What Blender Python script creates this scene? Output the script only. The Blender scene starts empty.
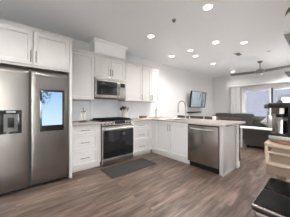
import bpy, bmesh, math, random
from mathutils import Vector, Matrix
random.seed(7)
S = bpy.context.scene
COL = S.collection

# ---------------------------------------------------------------- camera, world, exposure
YAW = 49.456
cd = bpy.data.cameras.new('camera'); cam = bpy.data.objects.new('camera', cd); COL.objects.link(cam)
cam.location = (0, 0, 1.2)
cam.rotation_euler = (math.radians(90), 0, math.radians(YAW - 90))
cd.sensor_width = 36; cd.lens = 36 * 151.07 / 290; cd.shift_y = -0.0017
cd.clip_start = 0.02; cd.clip_end = 200
S.camera = cam
W = bpy.data.worlds.new('world'); S.world = W; W.use_nodes = True
wn = W.node_tree.nodes; wl = W.node_tree.links
sky = wn.new('ShaderNodeTexSky'); sky.sky_type = 'NISHITA'; sky.sun_elevation = math.radians(50)
sky.sun_rotation = math.radians(200); sky.sun_disc = False; sky.altitude = 50
wn['Background'].inputs['Strength'].default_value = 2.6
hsv = wn.new('ShaderNodeHueSaturation'); hsv.inputs['Saturation'].default_value = 0.35     # thin overcast: pale sky
wl.new(sky.outputs[0], hsv.inputs['Color']); wl.new(hsv.outputs[0], wn['Background'].inputs['Color'])
S.view_settings.view_transform = 'Standard'; S.view_settings.look = 'None'
S.view_settings.gamma = 1; S.view_settings.use_curve_mapping = False
S.view_settings.exposure = 0.72
sd = bpy.data.lights.new('sun', 'SUN'); so = bpy.data.objects.new('sun', sd); COL.objects.link(so)
sd.energy = 38.0; sd.angle = math.radians(0.6); sd.color = (1.0, 0.975, 0.95); so.location = (-8, -1, 9)
so.rotation_euler = (0, math.radians(-33), math.radians(42))     # from behind left, high
LAMP_W = 6.0          # watts of one recessed ceiling lamp
LAMP_C = (1.0, 0.97, 0.95)

# ---------------------------------------------------------------- materials
def mat(name, col, rough=0.5, metal=0.0, var=0.0, scale=8.0, stretch=(1, 1, 1), bump=0.0, spec=0.5, coat=0.0):
    m = bpy.data.materials.new(name); m.use_nodes = True
    n = m.node_tree.nodes; l = m.node_tree.links; b = n['Principled BSDF']
    b.inputs['Base Color'].default_value = (*col, 1); b.inputs['Roughness'].default_value = rough
    b.inputs['Metallic'].default_value = metal; b.inputs['Specular IOR Level'].default_value = spec
    b.inputs['Coat Weight'].default_value = coat
    tc = n.new('ShaderNodeTexCoord'); mp = n.new('ShaderNodeMapping'); nz = n.new('ShaderNodeTexNoise')
    mp.inputs['Scale'].default_value = stretch; nz.inputs['Scale'].default_value = scale; nz.inputs['Detail'].default_value = 4
    l.new(tc.outputs['Object'], mp.inputs[0]); l.new(mp.outputs[0], nz.inputs['Vector'])
    if var > 0:
        r = n.new('ShaderNodeValToRGB')
        r.color_ramp.elements[0].position = 0.3; r.color_ramp.elements[1].position = 0.7
        r.color_ramp.elements[0].color = (*[max(0, c * (1 - var)) for c in col], 1)
        r.color_ramp.elements[1].color = (*[min(1, c * (1 + var)) for c in col], 1)
        l.new(nz.outputs['Fac'], r.inputs[0]); l.new(r.outputs[0], b.inputs['Base Color'])
    if bump > 0:
        bp = n.new('ShaderNodeBump'); bp.inputs['Strength'].default_value = bump; bp.inputs['Distance'].default_value = 0.01
        l.new(nz.outputs['Fac'], bp.inputs['Height']); l.new(bp.outputs[0], b.inputs['Normal'])
    return m

def emit(name, col, strength):
    m = bpy.data.materials.new(name); m.use_nodes = True
    b = m.node_tree.nodes['Principled BSDF']
    b.inputs['Base Color'].default_value = (*col, 1)
    b.inputs['Emission Color'].default_value = (*col, 1); b.inputs['Emission Strength'].default_value = strength
    return m

M = {}
M['wall'] = mat('wall_paint', (0.73, 0.728, 0.725), 0.7, var=0.01, scale=60, bump=0.02)
M['ceiling'] = mat('ceiling_paint', (0.90, 0.915, 0.925), 0.8, var=0.01, scale=80, bump=0.03)
M['trim'] = mat('trim_paint', (0.86, 0.85, 0.84), 0.4, var=0.01)
M['cabinet'] = mat('cabinet_white_paint', (0.635, 0.615, 0.60), 0.38, var=0.012, scale=5)
M['toe'] = mat('toe_kick_paint', (0.70, 0.66, 0.62), 0.5, var=0.02)
M['quartz'] = mat('quartz_top', (0.39, 0.345, 0.31), 0.22, var=0.10, scale=14)
M['tile'] = mat('backsplash_slab', (0.80, 0.81, 0.84), 0.2, var=0.05, scale=3)
M['steel'] = mat('brushed_steel', (0.40, 0.375, 0.355), 0.26, 1.0, var=0.06, scale=6, stretch=(0.6, 0.6, 60))
M['fridge_steel'] = mat('fridge_brushed_steel', (0.25, 0.228, 0.213), 0.26, 1.0, var=0.06, scale=6, stretch=(0.6, 0.6, 60))
M['steel_light'] = mat('light_steel', (0.52, 0.50, 0.48), 0.27, 1.0, var=0.05, scale=6, stretch=(0.6, 0.6, 60))
M['nickel'] = mat('brushed_nickel', (0.24, 0.225, 0.21), 0.3, 1.0, var=0.05, scale=30)
M['chrome'] = mat('faucet_metal', (0.34, 0.33, 0.32), 0.28, 1.0, var=0.03, scale=20)
M['black_gloss'] = mat('black_glass', (0.012, 0.012, 0.013), 0.08, var=0.1, scale=3)
M['black_mat'] = mat('black_plastic', (0.012, 0.0115, 0.011), 0.4, var=0.15, scale=25, spec=0.3)
M['iron'] = mat('cast_iron', (0.012, 0.012, 0.012), 0.7, var=0.2, scale=60, bump=0.1, spec=0.1)
M['dark_body'] = mat('dark_grey_casing', (0.06, 0.058, 0.056), 0.45, var=0.1)
M['grey_plastic'] = mat('grey_plastic', (0.28, 0.27, 0.26), 0.35, var=0.06)
M['maple'] = mat('light_maple', (0.33, 0.25, 0.185), 0.5, var=0.14, scale=7, stretch=(3, 0.5, 6), bump=0.02)
M['maple_bin'] = mat('pale_wood_box', (0.155, 0.105, 0.074), 0.55, var=0.10, scale=6, stretch=(3, 0.6, 5))
M['walnut'] = mat('red_brown_wood', (0.20, 0.085, 0.045), 0.35, var=0.25, scale=9, stretch=(1, 5, 1))
M['stool_wood'] = mat('dark_brown_wood', (0.085, 0.058, 0.045), 0.4, var=0.25, scale=10, stretch=(4, 0.8, 4))
M['sofa'] = mat('charcoal_fabric', (0.085, 0.078, 0.076), 0.9, var=0.25, scale=220, bump=0.15)
M['sofa_cush'] = mat('grey_fabric', (0.07, 0.068, 0.07), 0.9, var=0.22, scale=200, bump=0.15)
M['white_fabric'] = mat('white_fabric', (0.72, 0.72, 0.72), 0.9, var=0.06, scale=100, bump=0.1)
M['white_paint'] = mat('white_lacquer', (0.82, 0.82, 0.81), 0.3, var=0.01)
M['ceramic'] = mat('white_ceramic', (0.78, 0.76, 0.73), 0.2, var=0.02)
M['cream'] = mat('cream_stoneware', (0.66, 0.62, 0.55), 0.35, var=0.05, scale=20)
M['utensil_dark'] = mat('dark_utensil', (0.05, 0.04, 0.035), 0.45, var=0.2)
M['utensil_wood'] = mat('wood_utensil', (0.30, 0.19, 0.10), 0.5, var=0.2)
M['shelf'] = mat('grey_brown_shelf', (0.36, 0.345, 0.335), 0.5, var=0.12, scale=8, stretch=(6, 0.6, 6))
M['leaf'] = mat('olive_leaf', (0.10, 0.085, 0.028), 0.4, var=0.35, scale=20)
M['fan'] = mat('fan_grey', (0.25, 0.25, 0.245), 0.4, 0.3, var=0.05)
M['fan_blade'] = mat('fan_blade_grey', (0.17, 0.168, 0.162), 0.45, var=0.06, scale=9, stretch=(6, 0.6, 1))
M['curtain'] = mat('white_curtain', (0.80, 0.79, 0.78), 0.9, var=0.03, scale=60)
M['frame_dark'] = mat('dark_bronze_frame', (0.03, 0.03, 0.032), 0.4, var=0.1)
M['concrete'] = mat('pale_concrete', (0.72, 0.71, 0.69), 0.9, var=0.1, scale=4, bump=0.05)
M['rubber_gasket'] = mat('door_gap_grey', (0.025, 0.024, 0.023), 0.5, var=0.1)
M['lid'] = mat('trash_lid_black', (0.003, 0.003, 0.003), 0.4, var=0.1, scale=12, spec=0.06)
M['niche_grey'] = mat('niche_grey', (0.10, 0.095, 0.09), 0.4, var=0.06)
M['bar_steel'] = mat('bright_bar_steel', (0.78, 0.76, 0.74), 0.38, 1.0, var=0.04)
M['cooktop_black'] = mat('cooktop_enamel', (0.008, 0.008, 0.008), 0.45, var=0.1, spec=0.12)
M['copper_brown'] = mat('brown_plastic', (0.07, 0.035, 0.022), 0.4, var=0.1)
M['soil'] = mat('potting_soil', (0.03, 0.022, 0.015), 0.95, var=0.3, scale=80, bump=0.4)

# plank floor
def floor_mat():
    m = bpy.data.materials.new('wood_look_planks'); m.use_nodes = True
    n = m.node_tree.nodes; l = m.node_tree.links; b = n['Principled BSDF']
    tc = n.new('ShaderNodeTexCoord')
    br = n.new('ShaderNodeTexBrick'); br.offset = 0.37; br.offset_frequency = 2
    br.inputs['Scale'].default_value = 1; br.inputs['Brick Width'].default_value = 1.22; br.inputs['Row Height'].default_value = 0.178
    br.inputs['Mortar Size'].default_value = 0.0022; br.inputs['Mortar Smooth'].default_value = 0.3
    br.inputs['Color1'].default_value = (0.0, 0.0, 0.0, 1); br.inputs['Color2'].default_value = (1, 1, 1, 1)
    br.inputs['Mortar'].default_value = (0.2, 0.2, 0.2, 1)
    l.new(tc.outputs['Object'], br.inputs['Vector'])
    mp = n.new('ShaderNodeMapping'); mp.inputs['Scale'].default_value = (1.25, 9.5, 1)
    add = n.new('ShaderNodeVectorMath'); add.operation = 'ADD'
    sc = n.new('ShaderNodeVectorMath'); sc.operation = 'SCALE'; sc.inputs['Scale'].default_value = 7.0
    l.new(br.outputs['Color'], sc.inputs[0]); l.new(tc.outputs['Object'], mp.inputs[0])
    l.new(mp.outputs[0], add.inputs[0]); l.new(sc.outputs[0], add.inputs[1])
    nz = n.new('ShaderNodeTexNoise'); nz.inputs['Scale'].default_value = 1.9; nz.inputs['Detail'].default_value = 7; nz.inputs['Roughness'].default_value = 0.62
    l.new(add.outputs[0], nz.inputs['Vector'])
    ramp = n.new('ShaderNodeValToRGB'); e = ramp.color_ramp.elements
    e[0].position = 0.31; e[0].color = (0.045, 0.028, 0.020, 1)
    e[1].position = 0.72; e[1].color = (0.27, 0.203, 0.163, 1)
    q = e.new(0.5); q.color = (0.138, 0.097, 0.075, 1)
    l.new(nz.outputs['Fac'], ramp.inputs[0])
    hs = n.new('ShaderNodeHueSaturation')
    mr = n.new('ShaderNodeMapRange'); mr.inputs['To Min'].default_value = 0.72; mr.inputs['To Max'].default_value = 1.22
    l.new(br.outputs['Color'], mr.inputs['Value']); l.new(mr.outputs[0], hs.inputs['Value']); l.new(ramp.outputs[0], hs.inputs['Color'])
    mx = n.new('ShaderNodeMixRGB'); mx.inputs['Color2'].default_value = (0.05, 0.035, 0.028, 1)
    l.new(br.outputs['Fac'], mx.inputs['Fac']); 
    # darker knots
    mk = n.new('ShaderNodeMapping'); mk.inputs['Scale'].default_value = (2.6, 9, 1); ad2 = n.new('ShaderNodeVectorMath'); ad2.operation = 'ADD'
    l.new(tc.outputs['Object'], mk.inputs[0]); l.new(mk.outputs[0], ad2.inputs[0]); l.new(sc.outputs[0], ad2.inputs[1])
    kn = n.new('ShaderNodeTexNoise'); kn.inputs['Scale'].default_value = 1.0; kn.inputs['Detail'].default_value = 3; l.new(ad2.outputs[0], kn.inputs['Vector'])
    kr = n.new('ShaderNodeMapRange'); kr.inputs['From Min'].default_value = 0.60; kr.inputs['From Max'].default_value = 0.74; kr.inputs['To Max'].default_value = 0.75
    l.new(kn.outputs['Fac'], kr.inputs['Value'])
    km = n.new('ShaderNodeMixRGB'); km.inputs['Color2'].default_value = (0.045, 0.03, 0.022, 1)
    l.new(kr.outputs[0], km.inputs['Fac']); l.new(hs.outputs[0], km.inputs['Color1']); l.new(km.outputs[0], mx.inputs['Color1'])
    l.new(mx.outputs[0], b.inputs['Base Color'])
    b.inputs['Roughness'].default_value = 0.33
    bp = n.new('ShaderNodeBump'); bp.inputs['Strength'].default_value = 0.12; bp.inputs['Distance'].default_value = 0.004
    l.new(nz.outputs['Fac'], bp.inputs['Height']); l.new(bp.outputs[0], b.inputs['Normal'])
    return m
M['floor'] = floor_mat()

def glass_mat(tint):
    m = bpy.data.materials.new('window_glass'); m.use_nodes = True
    n = m.node_tree.nodes; l = m.node_tree.links; n.remove(n['Principled BSDF'])
    t = n.new('ShaderNodeBsdfTransparent'); t.inputs[0].default_value = (*tint, 1)
    g = n.new('ShaderNodeBsdfGlossy'); g.inputs['Roughness'].default_value = 0.02
    f = n.new('ShaderNodeFresnel'); f.inputs['IOR'].default_value = 1.35
    mx = n.new('ShaderNodeMixShader'); l.new(f.outputs[0], mx.inputs[0]); l.new(t.outputs[0], mx.inputs[1]); l.new(g.outputs[0], mx.inputs[2])
    l.new(mx.outputs[0], n['Material Output'].inputs[0]); return m
M['glass'] = glass_mat((0.95, 0.97, 0.97)); M['tinted_glass'] = glass_mat((0.62, 0.62, 0.62))

def screen_mat(name, c1, c2, dark, strength, axis='tree'):
    m = bpy.data.materials.new(name); m.use_nodes = True
    n = m.node_tree.nodes; l = m.node_tree.links; b = n['Principled BSDF']
    b.inputs['Base Color'].default_value = (0.01, 0.01, 0.01, 1); b.inputs['Roughness'].default_value = 0.08
    tc = n.new('ShaderNodeTexCoord'); sp = n.new('ShaderNodeSeparateXYZ'); l.new(tc.outputs['Generated'], sp.inputs[0])
    r = n.new('ShaderNodeValToRGB'); r.color_ramp.elements[0].color = (*c1, 1); r.color_ramp.elements[1].color = (*c2, 1)
    l.new(sp.outputs['Z'], r.inputs[0])
    nz = n.new('ShaderNodeTexNoise'); nz.inputs['Detail'].default_value = 6
    mp = n.new('ShaderNodeMapping'); l.new(tc.outputs['Generated'], mp.inputs[0]); l.new(mp.outputs[0], nz.inputs['Vector'])
    mth = n.new('ShaderNodeMath'); mth.operation = 'MULTIPLY'
    mr = n.new('ShaderNodeMapRange'); mr.inputs['From Min'].default_value = 0.46; mr.inputs['From Max'].default_value = 0.56
    l.new(nz.outputs['Fac'], mr.inputs['Value'])
    mask = n.new('ShaderNodeMapRange')
    if axis == 'tree':          # branches in the upper left corner of the picture
        nz.inputs['Scale'].default_value = 7; mp.inputs['Scale'].default_value = (1, 1, 1.8)
        s1 = n.new('ShaderNodeMath'); s1.operation = 'SUBTRACT'; l.new(sp.outputs['Z'], s1.inputs[0]); l.new(sp.outputs['X'], s1.inputs[1])
        mask.inputs['From Min'].default_value = 0.30; mask.inputs['From Max'].default_value = 0.62; l.new(s1.outputs[0], mask.inputs['Value'])
    else:                       # upright streaks of the painted reflection, on the right half
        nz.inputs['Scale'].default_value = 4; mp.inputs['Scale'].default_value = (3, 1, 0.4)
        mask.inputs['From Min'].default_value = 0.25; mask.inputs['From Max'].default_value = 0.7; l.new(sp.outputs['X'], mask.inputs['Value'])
    l.new(mr.outputs[0], mth.inputs[0]); l.new(mask.outputs[0], mth.inputs[1])
    mx = n.new('ShaderNodeMixRGB'); mx.inputs['Color2'].default_value = (*dark, 1)
    l.new(mth.outputs[0], mx.inputs['Fac']); l.new(r.outputs[0], mx.inputs['Color1'])
    l.new(mx.outputs[0], b.inputs['Emission Color']); b.inputs['Emission Strength'].default_value = strength
    return m
M['hub_screen'] = screen_mat('fridge_touch_screen', (0.46, 0.62, 0.82), (0.24, 0.42, 0.70), (0.05, 0.07, 0.09), 0.85)
M['tv_reflection'] = screen_mat('television_reflection', (0.30, 0.36, 0.39), (0.42, 0.48, 0.52), (0.07, 0.08, 0.09), 0.62, 'streak')  # reflection of window and curtains on the television, painted as glow
M['lens'] = emit('lamp_lens', (1.0, 0.97, 0.93), 6.0)
M['display'] = emit('small_display', (0.30, 0.33, 0.36), 0.10)

def mat_pattern():
    m = bpy.data.materials.new('charcoal_woven_mat'); m.use_nodes = True
    n = m.node_tree.nodes; l = m.node_tree.links; b = n['Principled BSDF']; b.inputs['Roughness'].default_value = 0.8
    tc = n.new('ShaderNodeTexCoord'); mp = n.new('ShaderNodeMapping'); mp.inputs['Rotation'].default_value = (0, 0, math.radians(45))
    ck = n.new('ShaderNodeTexChecker'); ck.inputs['Scale'].default_value = 20
    ck.inputs['Color1'].default_value = (0.024, 0.022, 0.021, 1); ck.inputs['Color2'].default_value = (0.038, 0.034, 0.032, 1)
    l.new(tc.outputs['Object'], mp.inputs[0]); l.new(mp.outputs[0], ck.inputs['Vector']); l.new(ck.outputs['Color'], b.inputs['Base Color'])
    return m
M['mat'] = mat_pattern()

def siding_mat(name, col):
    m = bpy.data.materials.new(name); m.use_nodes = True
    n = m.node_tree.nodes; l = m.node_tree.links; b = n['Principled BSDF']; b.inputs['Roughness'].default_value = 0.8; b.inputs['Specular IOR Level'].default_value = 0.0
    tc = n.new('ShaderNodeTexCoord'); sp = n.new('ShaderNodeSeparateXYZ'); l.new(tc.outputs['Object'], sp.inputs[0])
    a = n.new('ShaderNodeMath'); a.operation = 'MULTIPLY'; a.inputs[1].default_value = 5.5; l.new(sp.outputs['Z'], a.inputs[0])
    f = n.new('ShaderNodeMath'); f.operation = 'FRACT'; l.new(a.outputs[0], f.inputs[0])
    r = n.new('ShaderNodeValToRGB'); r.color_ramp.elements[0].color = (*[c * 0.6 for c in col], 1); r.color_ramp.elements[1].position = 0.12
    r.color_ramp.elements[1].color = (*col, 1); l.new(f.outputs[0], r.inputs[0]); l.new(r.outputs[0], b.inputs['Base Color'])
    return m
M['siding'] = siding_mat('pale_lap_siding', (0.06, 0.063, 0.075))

# ---------------------------------------------------------------- building helpers
ORIGIN = {}
class MB:
    """collects shapes in world (or local) coordinates, then links ONE mesh object"""
    def __init__(self): self.bm = bmesh.new()
    def box(self, x0, x1, y0, y1, z0, z1, bev=0.0, seg=2):
        t = bmesh.new()
        v = [t.verts.new(p) for p in ((x0,y0,z0),(x1,y0,z0),(x1,y1,z0),(x0,y1,z0),(x0,y0,z1),(x1,y0,z1),(x1,y1,z1),(x0,y1,z1))]
        for f in ((3,2,1,0),(4,5,6,7),(0,1,5,4),(1,2,6,5),(2,3,7,6),(3,0,4,7)): t.faces.new([v[i] for i in f])
        if bev > 0: bmesh.ops.bevel(t, geom=t.edges[:], offset=bev, segments=seg, profile=0.5, affect='EDGES', clamp_overlap=True)
        self.merge(t); return self
    def merge(self, t, mx=None):
        if mx is not None: bmesh.ops.transform(t, matrix=mx, verts=t.verts)
        me = bpy.data.meshes.new('tmp'); t.to_mesh(me); t.free(); self.bm.from_mesh(me); bpy.data.meshes.remove(me)
    def prism(self, pts, axis, a0, a1, bev=0.0):
        """polygon pts in the two other axes, extruded along axis from a0 to a1"""
        t = bmesh.new()
        def P(p, a):
            return {'x': (a, p[0], p[1]), 'y': (p[0], a, p[1]), 'z': (p[0], p[1], a)}[axis]
        A = [t.verts.new(P(p, a0)) for p in pts]; B = [t.verts.new(P(p, a1)) for p in pts]
        t.faces.new(A); t.faces.new(B[::-1]); k = len(pts)
        for i in range(k): t.faces.new((A[i], B[i], B[(i+1) % k], A[(i+1) % k]))
        bmesh.ops.recalc_face_normals(t, faces=t.faces)
        if bev > 0: bmesh.ops.bevel(t, geom=t.edges[:], offset=bev, segments=2, profile=0.5, affect='EDGES', clamp_overlap=True)
        self.merge(t); return self
    def tube(self, pts, r, seg=12, caps=True):
        pts = [Vector(p) for p in pts]; t = bmesh.new(); rings = []
        rr = r if isinstance(r, (list, tuple)) else [r] * len(pts)
        up = None
        for i, p in enumerate(pts):
            d = (pts[min(i+1, len(pts)-1)] - pts[max(i-1, 0)]).normalized()
            if up is None:
                up = Vector((0, 0, 1)) if abs(d.z) < 0.9 else Vector((1, 0, 0))
            a = d.cross(up).normalized(); bb = a.cross(d).normalized(); up = bb
            rings.append([t.verts.new(p + rr[i] * (math.cos(2*math.pi*k/seg) * a + math.sin(2*math.pi*k/seg) * bb)) for k in range(seg)])
        for i in range(len(rings)-1):
            for k in range(seg): t.faces.new((rings[i][k], rings[i][(k+1) % seg], rings[i+1][(k+1) % seg], rings[i+1][k]))
        if caps: t.faces.new(rings[0][::-1]); t.faces.new(rings[-1])
        bmesh.ops.recalc_face_normals(t, faces=t.faces)
        self.merge(t); return self
    def lathe(self, prof, c=(0, 0, 0), seg=24, mx=None):
        t = bmesh.new(); rings = []
        for r, z in prof:
            if r < 1e-6: rings.append([t.verts.new((0, 0, z))])
            else: rings.append([t.verts.new((r*math.cos(2*math.pi*k/seg), r*math.sin(2*math.pi*k/seg), z)) for k in range(seg)])
        for a, b in zip(rings, rings[1:]):
            for k in range(seg):
                j = (k+1) % seg
                if len(a) == 1 and len(b) > 1: t.faces.new((a[0], b[j], b[k]))
                elif len(b) == 1 and len(a) > 1: t.faces.new((a[k], a[j], b[0]))
                elif len(a) > 1: t.faces.new((a[k], a[j], b[j], b[k]))
        if len(rings[0]) > 1: t.faces.new(rings[0][::-1])
        if len(rings[-1]) > 1: t.faces.new(rings[-1])
        bmesh.ops.recalc_face_normals(t, faces=t.faces)
        m = Matrix.Translation(c) if mx is None else Matrix.Translation(c) @ mx
        self.merge(t, m); return self
    def door(self, O, U, V, N, w, h, t=0.02, rail=0.058, rec=0.012):
        """a shaker front: frame and recessed centre; O is the lower back corner"""
        O, U, V, N = Vector(O), Vector(U), Vector(V), Vector(N); b = bmesh.new()
        def q(i, n): return [b.verts.new(O + U*(x) + V*(y) + N*n) for x, y in ((i, i), (w-i, i), (w-i, h-i), (i, h-i))]
        B, A, C0, C1, D = q(0, 0), q(0, t-0.002), q(0.002, t), q(rail, t), q(rail+0.006, t-rec)
        for P, Q in ((B, A), (A, C0), (C0, C1), (C1, D)):
            for i in range(4): b.faces.new((P[i], P[(i+1) % 4], Q[(i+1) % 4], Q[i]))
        b.faces.new(D); b.faces.new(B[::-1]); bmesh.ops.recalc_face_normals(b, faces=b.faces)
        self.merge(b); return self
    def pull(self, c, D, N, L=0.14, r=0.0068, off=0.03):
        c, D, N = Vector(c), Vector(D), Vector(N)
        self.tube([c - D*L/2 + N*off, c + D*L/2 + N*off], r, 10)
        for s in (-1, 1): self.tube([c + D*(s*L*0.36), c + D*(s*L*0.36) + N*off], r*0.8, 8)
        return self
    def pillow(self, c, sx, sy, sz, n=10, mx=None, p=2.6):
        t = bmesh.new(); bmesh.ops.create_cube(t, size=2); bmesh.ops.subdivide_edges(t, edges=t.edges[:], cuts=n, use_grid_fill=True)
        for v in t.verts:
            x, y, z = v.co; k = (abs(x)**8 + abs(y)**8)**(1/8)
            zz = z * (0.16 + 0.84 * (max(0, 1 - k**p))**0.6) if True else z
            rr = 1 / max(1e-6, (abs(x)**10 + abs(y)**10 + 0.0001)**0.1) if k > 0 else 1
            v.co = Vector((x * sx/2 * min(1, rr * k if k > 0 else 1), y * sy/2 * min(1, rr * k if k > 0 else 1), zz * sz/2))
        m = Matrix.Translation(c) if mx is None else Matrix.Translation(c) @ mx
        self.merge(t, m); return self
    def cushion(self, x0, x1, y0, y1, z0, z1, r=0.05, puff=0.02):
        t = bmesh.new(); bmesh.ops.create_cube(t, size=1); bmesh.ops.bevel(t, geom=t.edges[:], offset=min(r / max(x1-x0, y1-y0), 0.2), segments=3, profile=0.5, affect='EDGES')
        bmesh.ops.subdivide_edges(t, edges=[e for e in t.edges if e.calc_length() > 0.4], cuts=5, use_grid_fill=True)
        sx, sy, sz = x1-x0, y1-y0, z1-z0
        for v in t.verts:
            x, y, z = v.co
            f = max(0, 1-(2*x)**2) * max(0, 1-(2*y)**2); g = max(0, 1-(2*x)**2) * max(0, 1-(2*z)**2); h = max(0, 1-(2*y)**2) * max(0, 1-(2*z)**2)
            v.co = Vector(((x0+x1)/2 + x*sx + (puff*h if x > 0 else -puff*h), (y0+y1)/2 + y*sy + (puff*g if y > 0 else -puff*g), (z0+z1)/2 + z*sz + (puff*f if z > 0 else -puff*f)))
        self.merge(t); return self
    def build(self, name, m, parent=None, smooth=True, local=False):
        bm = self.bm
        if parent is not None and not local:
            bmesh.ops.translate(bm, vec=-Vector(ORIGIN.get(parent, (0, 0, 0))), verts=bm.verts)
        bmesh.ops.remove_doubles(bm, verts=bm.verts, dist=1e-6)
        me = bpy.data.meshes.new(name); bm.to_mesh(me); bm.free()
        me.materials.append(M[m] if isinstance(m, str) else m)
        if smooth:
            for p in me.polygons: p.use_smooth = True
            try: me.set_sharp_from_angle(angle=math.radians(32))
            except Exception: pass
        o = bpy.data.objects.new(name, me); COL.objects.link(o)
        if parent is not None:
            o.parent = parent; ORIGIN[o] = ORIGIN.get(parent, (0, 0, 0))
        return o
def B(*a, **k): return MB().box(*a, **k)

def tag(o, label, cat, group=None, kind=None):
    o['label'] = label; o['category'] = cat
    if group: o['group'] = group
    if kind: o['kind'] = kind
    return o
def thing(name, label, cat, loc, rz=0.0, group=None):
    o = bpy.data.objects.new(name, None); o.empty_display_size = 0.1; COL.objects.link(o)
    o.location = loc; o.rotation_euler = (0, 0, rz); ORIGIN[o] = tuple(loc)
    return tag(o, label, cat, group)
def solo(mb, name, m, label, cat, group=None, origin=None, smooth=True):
    """a thing that is one mesh, its origin at its own base"""
    bm = mb.bm
    if origin is None:
        xs = [v.co for v in bm.verts]
        origin = (sum(v.x for v in xs)/len(xs), sum(v.y for v in xs)/len(xs), min(v.z for v in xs))
    bmesh.ops.translate(bm, vec=-Vector(origin), verts=bm.verts)
    o = mb.build(name, m, None, smooth); o.location = origin; ORIGIN[o] = tuple(origin)
    return tag(o, label, cat, group)
def struct(mb, name, m, parent=None, smooth=False):
    o = mb.build(name, m, parent, smooth)
    if parent is None: o['kind'] = 'structure'
    return o
def dup(root, loc, label=None, rz=None):
    r = root.copy(); COL.objects.link(r); r.location = loc; ORIGIN[r] = tuple(loc)
    if rz is not None: r.rotation_euler = (0, 0, rz)
    if label: r['label'] = label
    for ch in list(root.children):
        c = ch.copy(); COL.objects.link(c); c.parent = r
        for g in list(ch.children):
            d = g.copy(); COL.objects.link(d); d.parent = c
    return r
X, Y, Z = Vector((1, 0, 0)), Vector((0, 1, 0)), Vector((0, 0, 1))

# ---------------------------------------------------------------- the room
H = 2.72; YW = 3.55; XF = 7.5
struct(B(-1.7, 7.7, -2.75, 3.75, -0.1, 0.0), 'floor', 'floor')
struct(B(-1.7, 7.7, -2.75, 3.75, H, H + 0.12), 'ceiling', 'ceiling')
struct(B(-1.7, 7.7, YW, YW + 0.15, 0, H), 'wall_back', 'wall')
# far wall with the sliding door opening
DY0, DY1, DZ = 0.40, 2.24, 2.03
m = MB(); m.box(XF, XF+0.15, DY1, YW, 0, H); m.box(XF, XF+0.15, -0.6, DY0, 0, H); m.box(XF, XF+0.15, DY0, DY1, DZ, H)
struct(m, 'wall_far', 'wall')
struct(B(2.66, XF, -0.75, -0.6, 0, H), 'wall_side', 'wall')
struct(B(2.5, 2.66, -2.6, 0.18, 0, H), 'wall_right', 'wall')
RY = -2.6
m = MB(); m.box(-1.55, -1.50, RY-0.15, RY, 0, H); m.box(-0.85, 2.5, RY-0.15, RY, 0, H); m.box(-1.50, -0.85, RY-0.15, RY, 2.45, H)
struct(m, 'wall_rear', 'wall')
w = struct(MB().box(-1.50, -1.44, RY-0.11, RY-0.04, 0, 2.45).box(-0.91, -0.85, RY-0.11, RY-0.04, 0, 2.45).box(-1.44, -0.91, RY-0.11, RY-0.04, 2.39, 2.45).box(-1.44, -0.91, RY-0.11, RY-0.04, 0, 0.06), 'fill_window_2', 'white_paint')  # unseen glazed opening, added to bring daylight in from the rear
B(-1.44, -0.91, RY-0.078, RY-0.072, 0.06, 2.39).build('pane', 'glass', w)
# left wall with a glazed opening added behind the camera for fill daylight
LY = -1.3; LB = -2.4; LM = -1.85
m = MB(); m.box(-1.7, -1.55, LY, YW, 0, H); m.box(-1.7, -1.55, RY, LB, 0, H); m.box(-1.7, -1.55, LB, LY, 2.45, H)
struct(m, 'wall_left', 'wall')
w = struct(MB().box(-1.66, -1.59, LB, LB+0.06, 0, 2.45).box(-1.66, -1.59, LY-0.06, LY, 0, 2.45).box(-1.66, -1.59, LB+0.06, LY-0.06, 2.39, 2.45)
           .box(-1.66, -1.59, LB+0.06, LY-0.06, 0, 0.06).box(-1.66, -1.59, LM-0.03, LM+0.03, 0.06, 2.39), 'fill_window_1', 'white_paint')
B(-1.628, -1.622, LB+0.06, LM-0.03, 0.06, 2.39).build('pane', 'glass', w); B(-1.628, -1.622, LM+0.03, LY-0.06, 0.06, 2.39).build('pane', 'glass', w)
# soffit above the microwave, boxed up to the ceiling, with crown
m = B(1.30, 2.11, 3.215, YW, 2.425, H)
m.prism([(3.215, 2.665), (3.20, 2.675), (3.175, 2.70), (3.17, H), (3.215, H)], 'x', 1.275, 2.135)
struct(m, 'soffit', 'trim')
# baseboards
struct(B(3.47, XF, YW-0.015, YW, 0, 0.11, 0.003), 'baseboard_back', 'trim')
struct(B(XF-0.015, XF, DY1, YW-0.015, 0, 0.11, 0.003), 'baseboard_far', 'trim')
# half wall that carries the peninsula's back
struct(B(3.35, 3.47, 1.10, 2.90, 0, 0.874), 'wall_peninsula', 'wall')
m = MB(); m.box(3.47, 3.485, 1.085, 2.90, 0, 0.11, 0.003); m.box(3.335, 3.485, 1.085, 1.10, 0, 0.11, 0.003)
struct(m, 'baseboard_peninsula', 'trim')
# backsplash
m = B(0.74, 1.33, YW-0.012, YW, 0.914, 1.37); m.box(1.334, 2.09, YW-0.012, YW, 0.90, 1.42); m.box(2.094, 3.34, YW-0.012, YW, 0.914, 1.37)
struct(m, 'backsplash', 'tile')
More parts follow.
